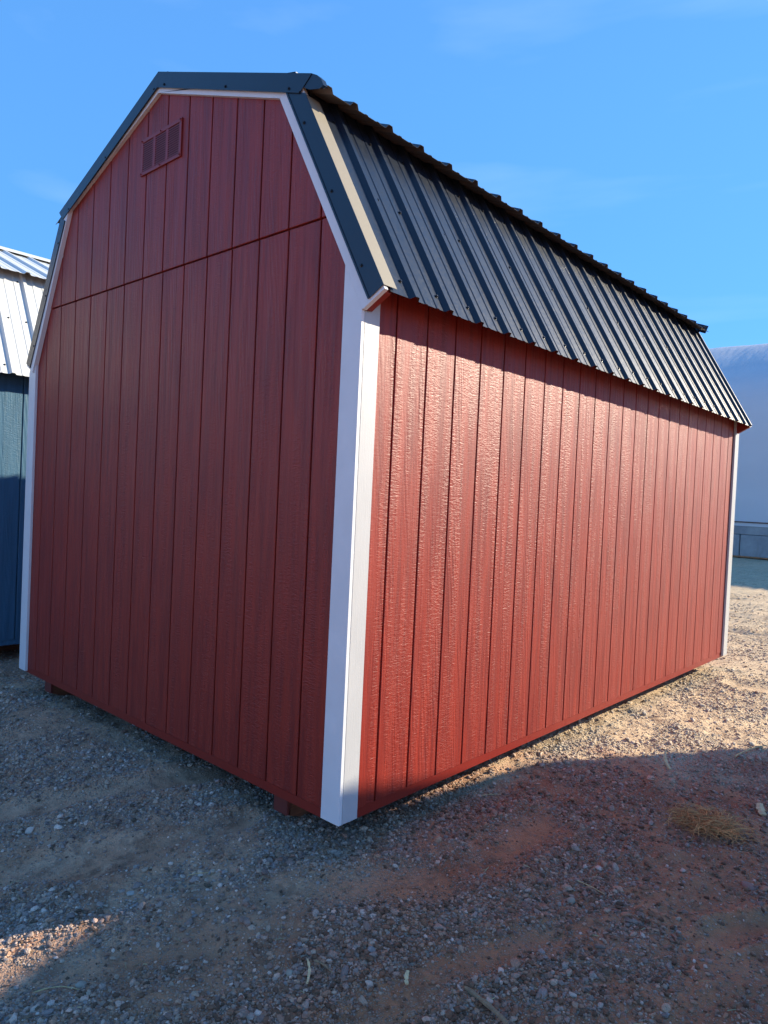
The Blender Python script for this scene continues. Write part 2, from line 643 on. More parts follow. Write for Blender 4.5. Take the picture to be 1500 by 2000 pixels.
def sheet_mesh(name, y0, y1, ribs, lo, hi, mats, lift=0.0):
    """corrugated steel sheet from y0 to y1; lo and hi are the (x, z) ends of its pan line"""
    d = Vector((hi[0] - lo[0], hi[1] - lo[1])).normalized()
    n = Vector((-d.y, d.x))
    if n.y < 0:
        n = -n
    prof = [(y0, 0.0)]
    for r in sorted(set(ribs) | {q for q in ALLRIBS if y0 - 0.2 < q < y1}):
        for dy, h in ((-0.026, 0), (-0.011, 0.019), (0.011, 0.019), (0.026, 0)):
            prof.append((r + dy, h))
        for c in ((0.075, 0.150) if 0.1 < r < 4.64 else ()):
            for dy, h in ((-0.012, 0), (-0.006, 0.0032), (0.006, 0.0032), (0.012, 0)):
                prof.append((r + c + dy, h))
    prof.append((y1, 0.0))
    if len(ribs) and max(ribs) < 4.7 and y1 > 4.7:
        prof = [p for p in prof if not 4.78 < p[0] < y1]
    prof = sorted(p for p in prof if y0 <= p[0] <= y1)
    V, F, FM = [], [], []
    T = 0.0016
    for (px, pz) in (lo, hi):
        for k in (0, 1):
            for (y, h) in prof:
                hh = h + lift - k * T
                V.append((px + n.x * hh, y, pz + n.y * hh))
    m = len(prof)
    top0, bot0, top1, bot1 = 0, m, 2 * m, 3 * m
    flip = (hi[0] < lo[0])
    def add(f, mi):
        F.append(f if flip else f[::-1])
        FM.append(mi)
    for i in range(m - 1):
        add((top0 + i, top0 + i + 1, top1 + i + 1, top1 + i), 0)
        add((bot0 + i + 1, bot0 + i, bot1 + i, bot1 + i + 1), 1)
        add((bot0 + i, bot0 + i + 1, top0 + i + 1, top0 + i), 0)
        add((top1 + i, top1 + i + 1, bot1 + i + 1, bot1 + i), 0)
    add((top0, top1, bot1, bot0), 0)
    add((top0 + m - 1, bot0 + m - 1, bot1 + m - 1, top1 + m - 1), 0)
    return mesh_of(name, V, F, mats, FM)


def add_screw(bm, p, n, r=0.0055):
    """washer head screw standing on p along n"""
    n = Vector(n).normalized()
    a = n.orthogonal().normalized()
    b = n.cross(a)
    rings = []
    for rad, h in ((r * 1.45, 0.0), (r * 1.45, 0.0015), (r, 0.002), (r * 0.95, 0.0062)):
        rings.append([bm.verts.new(Vector(p) + n * h + (a * math.cos(t) + b * math.sin(t)) * rad)
                      for t in [i * math.pi / 3 for i in range(6)]])
    for r0, r1 in zip(rings[:-1], rings[1:]):
        for i in range(6):
            j = (i + 1) % 6
            bm.faces.new((r0[i], r0[j], r1[j], r1[i]))
    bm.faces.new(rings[-1])


def build_shed(org, name, label, pal, vent=True):
    ox, oy = org
    B = Vector((XC, LN / 2, -0.135))            # the base point of the shed
    root = bpy.data.objects.new(name, None)
    C.objects.link(root)
    root.empty_display_size = 0.5
    root.location = (B.x + ox, B.y + oy, B.z)
    root['label'] = label
    root['category'] = 'shed'
    root['group'] = 'barn sheds on the lot'
    O = -B
    side, plain, white, smooth, metal, redtrim = pal

    def part(nm, me, loc=(0, 0, 0), parent=None, **kw):
        if parent is None:
            return obj(nm, me, root, (loc[0] + O.x, loc[1] + O.y, loc[2] + O.z), **kw)
        return obj(nm, me, parent, loc, **kw)

    conv = [(p[0], p[1]) for p in INNER]
    gable = [(-0.004, 0.005), (-0.004, 2.25), (-0.46, 2.94), (XC, 3.345), (-2.645, 2.94), (-WD + 0.004, 2.12), (-WD + 0.004, 0.005)]
    # core walls behind the siding boards (floor of the grooves)
    part('wall_core', bm_mesh('wall_core', prism_bm([(p[0] + (0.008 if p[0] < XC else -0.008), p[1] - 0.012) for p in gable], 'y', 0.012, LN - 0.012), [plain]))

    # long wall boards
    gro = [0.087] + [0.2096 + PIT * i for i in range(23)] + [LN - 0.087]
    G = 0.0047
    zb, zt = 0.028, 2.262
    def board_long(w):
        return bm_mesh('siding_board', box_bm((-0.011, 0, zb), (0.0, w, zt)), [side], 0.0022)
    std = board_long(PIT - 2 * G)
    for i in range(len(gro) - 1):
        a, b = gro[i] + (G if i else -0.004), gro[i + 1] - (G if i < len(gro) - 2 else -0.004)
        me = std if 0 < i < len(gro) - 2 else board_long(b - a)
        part('siding_board', me, (0, a, 0))

    # gable boards, two courses
    gx = [-0.06] + [-(0.2552 + PIT * i) for i in range(14)] + [-WD + 0.06]
    seam = 2.4216
    hull = [(-0.02, 0.0), (-0.02, 2.12), (-0.50, 2.985), (XC, 3.385), (-2.604, 2.985), (-WD + 0.02, 2.12), (-WD + 0.02, 0.0)]
    for i in range(len(gx) - 1):
        b, a = gx[i] - (G if i else 0), gx[i + 1] + (G if i < len(gx) - 2 else 0)
        for z0, z1, y0, y1 in ((zb, seam - 0.006, 0.0, 0.012), (seam, 3.5, -0.004, 0.012)):
            pl = clip_convex([(a, z0), (b, z0), (b, z1), (a, z1)], hull)
            if len(pl) < 3 or max(p[1] for p in pl) - min(p[1] for p in pl) < 0.02:
                continue
            part('siding_board', bm_mesh('siding_board', prism_bm(pl, 'y', y0, y1), [side], 0.0022))
    # boards of the wall beside the neighbour are out of sight: one sheet each
    # rim boards under the siding
    part('rim_board', bm_mesh('rim_board', box_bm((-0.034, 0.02, -0.012), (-0.003, LN - 0.02, 0.0275)), [redtrim]))
    part('rim_board', bm_mesh('rim_board', box_bm((-WD + 0.004, 0.002, -0.012), (-0.004, 0.026, 0.0275)), [redtrim]))
    part('rim_board', bm_mesh('rim_board', box_bm((-WD + 0.003, 0.03, -0.012), (-WD + 0.028, LN - 0.02, 0.0275)), [redtrim], 0.002))
    # floor underside
    part('floor', bm_mesh('floor', box_bm((-WD + 0.036, 0.03, -0.010), (-0.036, LN - 0.03, 0.002)), [M_RAWWOOD]))
    # skids with mitred ends
    for sx in (-0.385, -2.76):
        pr = [(0.05, -0.0105), (LN - 0.05, -0.0105), (LN - 0.05, -0.10), (LN - 0.2, -0.155), (0.20, -0.155), (0.035, -0.095)]
        sk = part('skid', bm_mesh('skid', prism_bm(pr, 'x', sx - 0.045, sx + 0.045), [M_RAWWOOD], 0.003))
        part('end_cap', bm_mesh('end_cap', box_bm((sx - 0.045, 0.028, -0.095), (sx + 0.045, 0.049, -0.0105)), [M_SKIDPAINT], 0.002), parent=sk)
        sk.children[0].location = (0, 0, 0)

    # corner trim: front board laps the side board
    dl = (INNER[1][0] - INNER[0][0], INNER[1][1] - INNER[0][1])
    def front_trim(x0, x1, side_s):
        pl = [(x0, 0.0), (x1, 0.0), (x1, 2.6), (x0, 2.6)]
        if side_s > 0:
            pl = clip(pl, (INNER[0][0] + .002, INNER[0][1]), (INNER[1][0] + .002, INNER[1][1]))
            pl = clip(pl, (0.1, 2.031), (0.0, 2.031 + 0.02))if False else pl
        else:
            pl = clip(pl, (INNER[3][0] - .002, INNER[3][1]), (INNER[4][0] - .002, INNER[4][1]))
        return pl
    tb = 0.0012
    for x0, x1, sg in ((-0.0855, 0.018, 1), (-WD - 0.018, -WD + 0.0855, -1)):
        part('corner_trim', bm_mesh('corner_trim', prism_bm(front_trim(x0, x1, sg), 'y', -0.018, -0.0005), [smooth], tb))
    tp = 2.25
    part('corner_trim', bm_mesh('corner_trim', box_bm((0.0005, 0.0015, 0.0), (0.0175, 0.087, tp)), [white], tb))
    part('corner_trim', bm_mesh('corner_trim', box_bm((0.0005, LN - 0.087, 0.0), (0.018, LN + 0.018, tp)), [white], tb))
    part('corner_trim', bm_mesh('corner_trim', box_bm((-WD - 0.0175, 0.0015, 0.0), (-WD - 0.0005, 0.087, tp)), [white], tb))

    # white rake boards (front): quads between the inner line and a line under the metal
    def rake_board(inner_a, inner_b, out_a, out_b, y0, y1):
        return bm_mesh('rake_board', prism_bm([inner_a, out_a, out_b, inner_b], 'y', y0, y1), [smooth], 0.0012)
    def off(p, q, w):
        r = rake_poly(p, q, w)
        return r[3], r[2]
    # outer edges lie 6 mm inside the metal line
    ra, rb = off(R_EAVE, R_LOW, 0.006)
    # lower right: extend bottom past the inner line down to the square-cut end
    dlo = Vector((R_LOW[0] - R_EAVE[0], R_LOW[1] - R_EAVE[1])).normalized()
    nin = Vector((-dlo.y, dlo.x))
    e0 = Vector(R_EAVE) - dlo * 0.013
    end_out = (e0.x + nin.x * 0.006, e0.y + nin.y * 0.006)
    end_in = (e0.x + nin.x * 0.132, e0.y + nin.y * 0.132)
    kin = INNER[1]
    kout = isect(INNER[1], (0.75, 0.55), R_EAVE, tuple(dlo))
    part('rake_board', bm_mesh('rake_board', prism_bm([end_in, end_out, (kout[0] + nin.x * 0.006, kout[1] + nin.y * 0.006), kin], 'y', -0.022, -0.0005), [smooth], 0.0012))
    up_out = (RIDGE[0], RIDGE[1] - 0.008)
    part('rake_board', bm_mesh('rake_board', prism_bm([kin, (kout[0] + nin.x * 0.006, kout[1] + nin.y * 0.006), (R_TIP[0] - 0.10, R_TIP[1] + 0.022), up_out, INNER[2]], 'y', -0.0222, -0.0005), [smooth], 0.0))
    dll = Vector((L_EAVE[0] - L_LOW[0], L_EAVE[1] - L_LOW[1])).normalized()
    nil = Vector((-dll.y, dll.x))
    f0 = Vector(L_EAVE) + dll * 0.013
    klo = isect(INNER[3], (-0.75, 0.55), L_EAVE, tuple(dll))
    klo = (klo[0] + nil.x * 0.006, klo[1] + nil.y * 0.006)
    part('rake_board', bm_mesh('rake_board', prism_bm([INNER[3], klo, (f0.x + nil.x * 0.006, f0.y + nil.y * 0.006), (f0.x + nil.x * 0.118, f0.y + nil.y * 0.118)], 'y', -0.030, -0.0005), [smooth], 0.0012))
    part('rake_board', bm_mesh('rake_board', prism_bm([INNER[2], up_out, (L_TIP[0] + 0.05, L_TIP[1] + 0.005), klo, INNER[3]], 'y', -0.0222, -0.0005), [smooth], 0.0))

    # rake metal: front flange, hem, flat top flange
    def rake_metal(p, q, w, flip, y_front, top_w, cut_p=0.0, cut_q=0.0, under=None):
        d = Vector((q[0] - p[0], q[1] - p[1])).normalized()
        n = Vector((-d.y, d.x)) * (-1 if flip else 1)     # towards the inside
        bm = bmesh.new()
        A = [(p[0], p[1]), (q[0], q[1]), (q[0] + n.x * w - d.x * cut_q, q[1] + n.y * w - d.y * cut_q),
             (p[0] + n.x * w + d.x * cut_p, p[1] + n.y * w + d.y * cut_p)]
        if under:
            A = clip([A[0], (A[1][0] + d.x * 0.12 * (q[1] > p[1]), A[1][1] + d.y * 0.12 * (q[1] > p[1])), (A[2][0] + d.x * 0.12 * (q[1] > p[1]), A[2][1] + d.y * 0.12 * (q[1] > p[1])), A[3]], *under)
        add_prism(bm, A, 'y', y_front - 0.0018, y_front)
        # hem along the lower edge
        A = A if len(A) == 4 else [A[0], A[1], A[-2], A[-1]]
        hm = [A[3], A[2], (A[2][0] - n.x * 0.008, A[2][1] - n.y * 0.008), (A[3][0] - n.x * 0.008, A[3][1] - n.y * 0.008)]
        add_prism(bm, hm, 'y', y_front - 0.005, y_front - 0.0022)
        t = 0.0016
        p_ = (p[0] + d.x * 0.11, p[1] + d.y * 0.11) if p == R_TIP else p
        Tq = [(p_[0], p_[1]), (q[0], q[1]), (q[0] + n.x * t, q[1] + n.y * t), (p_[0] + n.x * t, p_[1] + n.y * t)]
        nf = len(bm.faces)
        add_prism(bm, Tq, 'y', y_front + 0.0005, y_front + top_w)
        bm.faces.ensure_lookup_table()
        if metal is M_BLACK:
            for f in bm.faces[nf:]:
                f.material_index = 1
        sb = bm_mesh('rake_trim', bm, [metal, M_FLANGE])
        return sb
    def rake_screws(p, q, flip, ts, w, y):
        d = Vector((q[0] - p[0], q[1] - p[1]))
        n = Vector((-d.y, d.x)).normalized() * (-1 if flip else 1)
        bm = bmesh.new()
        for t in ts:
            c = Vector(p) + d * t + n * w
            add_screw(bm, (c.x, y, c.y), (0, -1, 0))
        return bm_mesh('trim_screws', bm, [M_SCREW])
    YF = -0.026
    for p, q, w, yf, tw, cp, cq, ts, sw in (
            (R_EAVE, R_LOW, 0.088, YF, 0.075, 0.0, 0.0, (0.14, 0.52, 0.9), 0.06),
            (R_TIP, RIDGE, 0.078, YF - 0.004, 0.06, 0.05, 0.0285, (0.10, 0.48, 0.93), 0.062),
            (RIDGE, L_TIP, 0.076, YF - 0.004, 0.06, 0.0285, 0.03, (0.05, 0.5, 0.9), 0.062),
            (L_LOW, L_EAVE, 0.075, YF - 0.006, 0.075, 0.0, 0.0, (0.15, 0.5, 0.85), 0.055)):
        un = rake_poly(R_TIP, RIDGE, 0.074)
        tr = part('rake_trim', rake_metal(p, q, w, False, yf, tw, cp, cq, (un[3], un[2]) if p == R_EAVE else None))
        sc = obj('trim_screws', rake_screws(p, q, False, ts, sw, yf - 0.002), tr, kind='stuff')

    # roof sheets: ribs continue over the sheets
    ribs = [0.157 + 0.2244 * i for i in range(21)] + [4.815]
    ribs = [0.012] + ribs if False else ribs
    cuts = [0.018] + [ribs[i] + 0.034 for i in (3, 7, 11, 15, 19)] + [LN - 0.045]
    nlo = Vector((R_EAVE[1] - R_LOW[1], R_LOW[0] - R_EAVE[0])).normalized() * -1   # outward
    nlo = Vector((0.871, 0.491))
    lo_e = (R_EAVE[0] - nlo.x * 0.010 + 0.006, R_EAVE[1] - nlo.y * 0.010 - 0.0105)
    hi_e = (R_LOW[0] - nlo.x * 0.010 - 0.03, R_LOW[1] - nlo.y * 0.010 + 0.053)
    up_lo, up_hi = (-0.252, 2.936), (-1.530, 3.456)
    nle = Vector((-0.885, 0.466))
    l_lo = (L_EAVE[0] - nle.x * 0.010 - 0.006, L_EAVE[1] - nle.y * 0.010 - 0.0105)
    l_hi = (L_LOW[0] - nle.x * 0.010 + 0.03, L_LOW[1] - nle.y * 0.010 + 0.053)
    lu_lo, lu_hi = (-2.775, 2.948), (-1.550, 3.452)
    for lo, hi, jit in ((lo_e, hi_e, 1), (up_lo, up_hi, 0), (l_lo, l_hi, 0), (lu_lo, lu_hi, 0)):
        for i in range(len(cuts) - 1):
            rr = [r for r in ribs if cuts[i] < r < cuts[i + 1]]
            if not jit and i == 0:
                rr = [0.006] + rr
            y0 = cuts[i] if i else (0.018 if jit else -0.022)
            y1 = cuts[i + 1] + 0.012
            if not jit and i == len(cuts) - 2:
                y1 = LN - 0.115
                rr = rr[:-1]
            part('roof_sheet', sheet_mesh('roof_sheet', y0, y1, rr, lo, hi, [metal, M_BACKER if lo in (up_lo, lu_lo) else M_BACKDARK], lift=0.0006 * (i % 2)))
    # screws of the right lower slope
    bm = bmesh.new()
    dv = Vector((hi_e[0] - lo_e[0], hi_e[1] - lo_e[1]))
    for i, r in enumerate(ribs):
        for t, dy in ((0.075, -0.045), (0.50, 0.045), (0.875, -0.045)):
            if i % 2 and t == 0.5:
                dy = -0.045
            c = Vector(lo_e) + dv * (t + random.uniform(-.008, .008)) + nlo * 0.0016
            add_screw(bm, (c.x, r + dy + random.uniform(-.004, .004), c.y), (nlo.x, 0, nlo.y))
    part('roof_screws', bm_mesh('roof_screws', bm, [M_SCREW]), kind='stuff')
    # rolled end of the upper rake metal over the eave of the upper slope
    bm = bmesh.new()
    roll = [(R_TIP[0] - 0.12, R_TIP[1] + 0.0445), (R_TIP[0], R_TIP[1]), (-0.288, 2.999), (-0.262, 2.975), (-0.246, 2.944),
            (-0.250, 2.942), (-0.266, 2.971), (-0.292, 2.994), (R_TIP[0] - 0.004, R_TIP[1] - 0.004), (R_TIP[0] - 0.12, R_TIP[1] + 0.040)]
    for i in range(4):
        add_prism(bm, [roll[i], roll[i + 1], roll[8 - i], roll[9 - i]], 'y', -0.0293, -0.004)
    add_prism(bm, [(R_TIP[0] - 0.05, R_TIP[1] + 0.012), (R_TIP[0] - 0.001, R_TIP[1] - 0.001), (-0.289, 2.998), (-0.263, 2.974), (-0.248, 2.944), (-0.270, 2.938), (-0.330, 2.955), (R_TIP[0] - 0.05, R_TIP[1] - 0.04)], 'y', -0.0288, -0.0268)
    part('eave_roll', bm_mesh('eave_roll', bm, [metal]))
    # ridge cap
    bm = bmesh.new()
    cap = [(RIDGE[0] + 0.15, RIDGE[1] - 0.043), (RIDGE[0] + 0.03, RIDGE[1] + 0.012), (RIDGE[0], RIDGE[1] + 0.026), (RIDGE[0] - 0.03, RIDGE[1] + 0.012), (RIDGE[0] - 0.15, RIDGE[1] - 0.045)]
    add_prism(bm, cap + [(p[0], p[1] - 0.003) for p in cap[::-1]], 'y', 0.02, LN + 0.05)
    part('ridge_cap', bm_mesh('ridge_cap', bm, [metal]))

    # red backing of the white rake board, seen from under the open eave
    for yy0, yy1 in ((0.0003, 0.030), (LN - 0.066, LN - 0.032)):
        bk = rake_poly((R_EAVE[0] - nlo.x * 0.020 - dlo.x * 0.012, R_EAVE[1] - nlo.y * 0.020 - dlo.y * 0.012), (R_LOW[0] - nlo.x * 0.02, R_LOW[1] - nlo.y * 0.02), 0.112)
        part('rake_backing', bm_mesh('rake_backing', prism_bm(bk, 'y', yy0, yy1), [redtrim], 0.001))
        bk = rake_poly((L_LOW[0] - nle.x * 0.02, L_LOW[1] - nle.y * 0.02), (L_EAVE[0] - nle.x * 0.020 + dll.x * 0.012, L_EAVE[1] - nle.y * 0.020 + dll.y * 0.012), 0.10)
        part('rake_backing', bm_mesh('rake_backing', prism_bm(bk, 'y', yy0, yy1), [redtrim], 0.001))
    # roof deck, closes the space under the sheets
    deck = [(R_EAVE[0] - nlo.x * 0.022 - 0.130, R_EAVE[1] - nlo.y * 0.022 + 0.230), (R_LOW[0] - nlo.x * 0.03, R_LOW[1] - nlo.y * 0.03),
            (RIDGE[0], RIDGE[1] - 0.045), (L_LOW[0] - nle.x * 0.03, L_LOW[1] - nle.y * 0.03),
            (L_EAVE[0] - nle.x * 0.022 + 0.06, L_EAVE[1] - nle.y * 0.022 + 0.12)]
    dk = [(p[0] + (XC - p[0]) * 0.045, p[1] - 0.03) for p in deck[::-1]]
    part('roof_deck', bm_mesh('roof_deck', prism_bm(deck + dk, 'y', 0.041, LN - 0.07), [plain]))
    # far gable trim seen past the end of the roof
    fr = rake_poly(R_EAVE, R_LOW, 0.088)
    part('rake_trim', bm_mesh('rake_trim', prism_bm(fr, 'y', LN - 0.030, LN - 0.028), [metal]))
    bm = bmesh.new()
    add_prism(bm, rake_poly(R_TIP, RIDGE, 0.084), 'y', LN - 0.102, LN - 0.100)
    add_prism(bm, rake_poly((-0.262, 2.994), R_TIP, 0.07), 'y', LN - 0.102, LN - 0.100)
    part('rake_trim', bm_mesh('rake_trim', bm, [metal]))

    if vent:
        x0, x1, z0, z1 = -1.730, -1.329, 2.977, 3.174
        yb = -0.004
        bm = bmesh.new()
        cols = [(x0 + 0.022, x0 + 0.124), (x0 + 0.149, x0 + 0.252), (x0 + 0.277, x0 + 0.379)]
        yo, yi = yb - 0.009, yb - 0.0005
        add_box(bm, (x0, yo, z1 - 0.020), (x1, yi, z1))
        add_box(bm, (x0, yo, z0), (x1, yi, z0 + 0.020))
        xs = [x0] + [v for c in cols for v in c] + [x1]
        for i in range(0, len(xs), 2):
            add_box(bm, (xs[i], yo + 0.0002, z0 + 0.020), (xs[i + 1], yi, z1 - 0.020))
        vf = part('gable_vent', bm_mesh('gable_vent', bm, [redtrim], 0.0015))
        part('vent_screen', bm_mesh('vent_screen', box_bm((x0 + 0.01, yb - 0.0015, z0 + 0.01), (x1 - 0.01, yb - 0.0006, z1 - 0.01)), [M_DARK]), parent=vf)
        sl = bmesh.new()
        add_prism(sl, [(-0.0082, 0.0), (-0.0078, 0.0058), (-0.0020, 0.0080), (-0.0020, 0.0070)], 'x', 0.0, 0.1025)
        sm = bm_mesh('slat', sl, [redtrim])
        for c in cols:
            for i in range(13):
                part('slat', sm, (c[0], yb, z0 + 0.023 + i * 0.0118), parent=vf)
        bm = bmesh.new()
        for px, pz in ((x0 + .01, z0 + .01), (x1 - .01, z0 + .01), (x0 + .01, z1 - .01), (x1 - .01, z1 - .01), ((x0 + x1) / 2, z0 + .01), ((x0 + x1) / 2, z1 - .01)):
            add_screw(bm, (px, yo, pz), (0, -1, 0), 0.004)
        part('vent_screws', bm_mesh('vent_screws', bm, [redtrim]), parent=vf, kind='stuff')
    return root


build_shed((0, 0), 'barn_shed', 'large red barn shed with white trim and black ribbed metal roof on gravel',
           (M_RED, M_REDPLAIN, M_WHITE, M_WHITESMOOTH, M_BLACK, M_REDTRIM))
blue = build_shed((0, 0), 'barn_shed', 'blue barn shed with pale metal roof half hidden behind the red shed at left',
           (M_BLUE, M_BLUEPLAIN, M_BLUE, M_BLUE, M_WMETAL, M_BLUE), vent=False)
blue.scale = (1.12, 1.12, 1.12)                  # the wider size of the same make, standing a little lower
blue.location = (-4.55 + XC * 1.12, 0.06 - 2.6 + LN * 0.56 + 1.2, -0.288)


# ------------------------------------------------------------------ the shed across the lane (its shade lies on the right foreground)
def build_neighbour():
    e = Vector((-1.85, 1.0, 0)).normalized()
    h = Vector((1.0, 1.85, 0)).normalized()
    x0 = 2.80
    P0 = Vector((x0, 1.85 * x0, 0.92 * x0))
    cu = -0.50
    zg = -0.17
    root = bpy.data.objects.new('barn_shed', None)
    C.objects.link(root)
    base = P0 + e * cu + h * 1.5
    root.location = (base.x, base.y, zg)
    root.rotation_euler = (0, 0, math.atan2(e.y, e.x))
    root['label'] = 'small tan barn shed across the lane, outside the right edge of the photo'
    root['category'] = 'shed'
    root['group'] = 'barn sheds on the lot'
    z = P0.z - zg
    sil = [(1.13, 0 + 0.10), (1.13, z - 0.72), (1.19, z - 0.70), (0.50, z + 0.135), (0.0, z + 0.345),
           (-0.50, z + 0.135), (-1.19, z - 0.70), (-1.13, z - 0.72), (-1.13, 0.10)]
    # local axes: x along e, y = up x e = -h side
    sg = -1.0
    bm = prism_bm([sil[0], sil[1], (0.46, z + 0.06), (0.0, z + 0.27), (-0.46, z + 0.06), sil[7], sil[8]], 'y', -1.44, 1.44)
    obj('wall', bm_mesh('wall', bm, [M_TANPLAIN]), root)
    for a, b in ((sil[2], sil[3]), (sil[3], sil[4]), (sil[4], sil[5]), (sil[5], sil[6])):
        d = (Vector(b) - Vector(a)).normalized()
        n = Vector((-d.y, d.x))
        pl = [a, b, (b[0] + n.x * 0.03, b[1] + n.y * 0.03), (a[0] + n.x * 0.03, a[1] + n.y * 0.03)]
        obj('roof_panel', bm_mesh('roof_panel', prism_bm(pl, 'y', -1.5, 1.5), [M_BLACK]), root)
    obj('door', bm_mesh('door', box_bm((-0.5, 1.44, 0.14), (0.5, 1.47, z - 0.85)), [M_WHITESMOOTH], 0.004), root)
    for sx in (-0.8, 0.8):
        obj('skid', bm_mesh('skid', box_bm((sx - 0.05, -1.4, -0.02), (sx + 0.05, 1.4, 0.10)), [M_RAWWOOD], 0.003), root)


build_neighbour()


# ------------------------------------------------------------------ fabric hoop building on concrete blocks
def build_hoop():
    y0 = 23.9
    xa, xb = -32.0, 7.0
    zg = -0.10
    root = bpy.data.objects.new('hoop_building', None)
    C.objects.link(root)
    root.location = ((xa + xb) / 2, y0 + 6, zg)
    root['label'] = 'big pale fabric hoop building on a concrete block wall in the distance'
    root['category'] = 'building'
    O = (-(xa + xb) / 2, -(y0 + 6), -zg)
    k = NT('cast_concrete')
    a = k.noise(k.coords((1, 1, 1), 31.0), 1.6, 5, 0.65)
    b = k.noise(k.coords((1, 1, 0.25), 31.0), 2.2, 4, 0.6)
    c = k.mix(k.rng(a, 0.35, 0.68, 0, 1), (0.27, 0.27, 0.27), (0.40, 0.39, 0.37))
    c = k.mix(k.rng(b, 0.55, 0.75, 0, 0.6), c, (0.20, 0.165, 0.13))
    mc = k.set(c, 0.85, 0, 0.3, k.bump(k.noise(k.coords((1, 1, 1), 31.0), 30, 4, 0.6), 0.006, 0.6))
    L = 1.83
    low = bm_mesh('concrete_block', box_bm((0.012, 0, -0.05), (L - 0.012, 0.61, 0.672)), [mc], 0.014)
    top = bm_mesh('concrete_block', box_bm((0.004, 0.02, 0.685), (2 * L - 0.004, 0.59, 1.02)), [mc], 0.012)
    n = int((xb - xa) / L)
    for sy in (0.0, 14.9):
        for i in range(n):
            obj('concrete_block', low, root, (-5.02 - 15 * L + i * L + O[0], y0 + sy + O[1] + random.uniform(-.012, .012), 0))
            if i % 2 == 0:
                obj('concrete_block', top, root, (-5.02 - 14.4 * L + i * L + O[0], y0 + sy + O[1], 0))
    mw = wood_material('weathered_plank', (0.17, 0.10, 0.07), (0.10, 0.065, 0.05))
    obj('batten', bm_mesh('batten', box_bm((xa, y0 - 0.03, 1.085), (xb, y0 - 0.004, 1.125)), [mw]), root, (O[0], O[1], 0))
    # fabric
    kf = NT('hoop_fabric')
    t = kf.t
    out = t.nodes['Material Output']
    tr = kf.n('ShaderNodeBsdfTranslucent')
    tr.inputs['Color'].default_value = (0.55, 0.57, 0.58, 1)
    n1 = kf.noise(kf.coords((0.25, 1, 1), 3.0), 0.9, 4, 0.6)
    n2 = kf.noise(kf.coords((1.5, 0.3, 0.1), 3.0), 1.0, 3, 0.6)
    kf.set(kf.mix(kf.rng(n1, 0.35, 0.7, 0, 1), (0.78, 0.785, 0.79), (0.84, 0.84, 0.84)), 0.5, 0, 0.35, kf.bump(n2, 0.10, 0.5))
    ms = kf.n('ShaderNodeMixShader')
    ms.inputs[0].default_value = 0.30
    kf.l(kf.b.outputs[0], ms.inputs[1])
    kf.l(tr.outputs[0], ms.inputs[2])
    kf.l(ms.outputs[0], out.inputs['Surface'])
    # half profile (distance from the wall, height): upright side, round shoulder, sloping roof, round ridge
    half = [(0.0, 0.97), (0.02, 2.0), (0.06, 3.0), (0.14, 3.8), (0.28, 4.5), (0.50, 5.05), (0.82, 5.48), (1.25, 5.83), (1.8, 6.13),
            (2.6, 6.50), (3.6, 6.93), (4.6, 7.34), (5.6, 7.71), (6.4, 7.95), (7.1, 8.08), (7.75, 8.13)]
    half = [(d, 0.97 + (z - 0.97) * 1.085) for d, z in half]
    prof = half + [(15.5 - d, z) for d, z in half[-2::-1]]
    # smooth it
    pr = []
    for i in range(len(prof) - 1):
        for t in (0.0, 0.5):
            pr.append((prof[i][0] * (1 - t) + prof[i + 1][0] * t, prof[i][1] * (1 - t) + prof[i + 1][1] * t))
    pr.append(prof[-1])
    for _ in range(3):
        pr = [pr[0]] + [((pr[i - 1][0] + 2 * pr[i][0] + pr[i + 1][0]) / 4, (pr[i - 1][1] + 2 * pr[i][1] + pr[i + 1][1]) / 4) for i in range(1, len(pr) - 1)] + [pr[-1]]
    nx = 65
    m = len(pr)
    V, F = [], []
    for off in (0.0, 0.012):
        for i in range(nx + 1):
            x = xa + (xb - xa) * i / nx
            sag = 0.035 * (0.5 - 0.5 * math.cos(2 * math.pi * i / 5.0))      # cloth sinks between the hoops
            for j, (d, z) in enumerate(pr):
                cx = 7.75 - d
                g = 1 - (off + sag * math.sin(math.pi * j / (m - 1))) / 7.0
                V.append((x, y0 + 7.75 - cx * g, 0.97 + (z - 0.97) * g))
    o2 = (nx + 1) * m
    for i in range(nx):
        for j in range(m - 1):
            a = i * m + j
            F.append((a, a + m, a + m + 1, a + 1))
            F.append((o2 + a, o2 + a + 1, o2 + a + m + 1, o2 + a + m))
    obj('fabric_cover', mesh_of('fabric_cover', V, F, [kf.m], smooth=True), root, (O[0], O[1], 0.0))
    # steel hoops inside
    msx = NT('galvanised_tube').set((0.45, 0.46, 0.47), 0.4, 0.8)
    V, F = [], []
    for d, z in pr:
        for dx, dr in ((-0.04, 0.06), (0.04, 0.06), (0.04, 0.16), (-0.04, 0.16)):
            g = 1 - dr / 7.0
            V.append((dx, y0 + 7.75 - (7.75 - d) * g, 0.97 + (z - 0.97) * g))
    for j in range(m - 1):
        for q in range(4):
            a, b = j * 4 + q, j * 4 + (q + 1) % 4
            F.append((a, b, b + 4, a + 4))
    hm = mesh_of('hoop', V, F, [msx])
    for i in range(0, nx + 1, 5):
        obj('hoop', hm, root, (xa + (xb - xa) * i / nx + O[0], O[1], 0))


build_hoop()


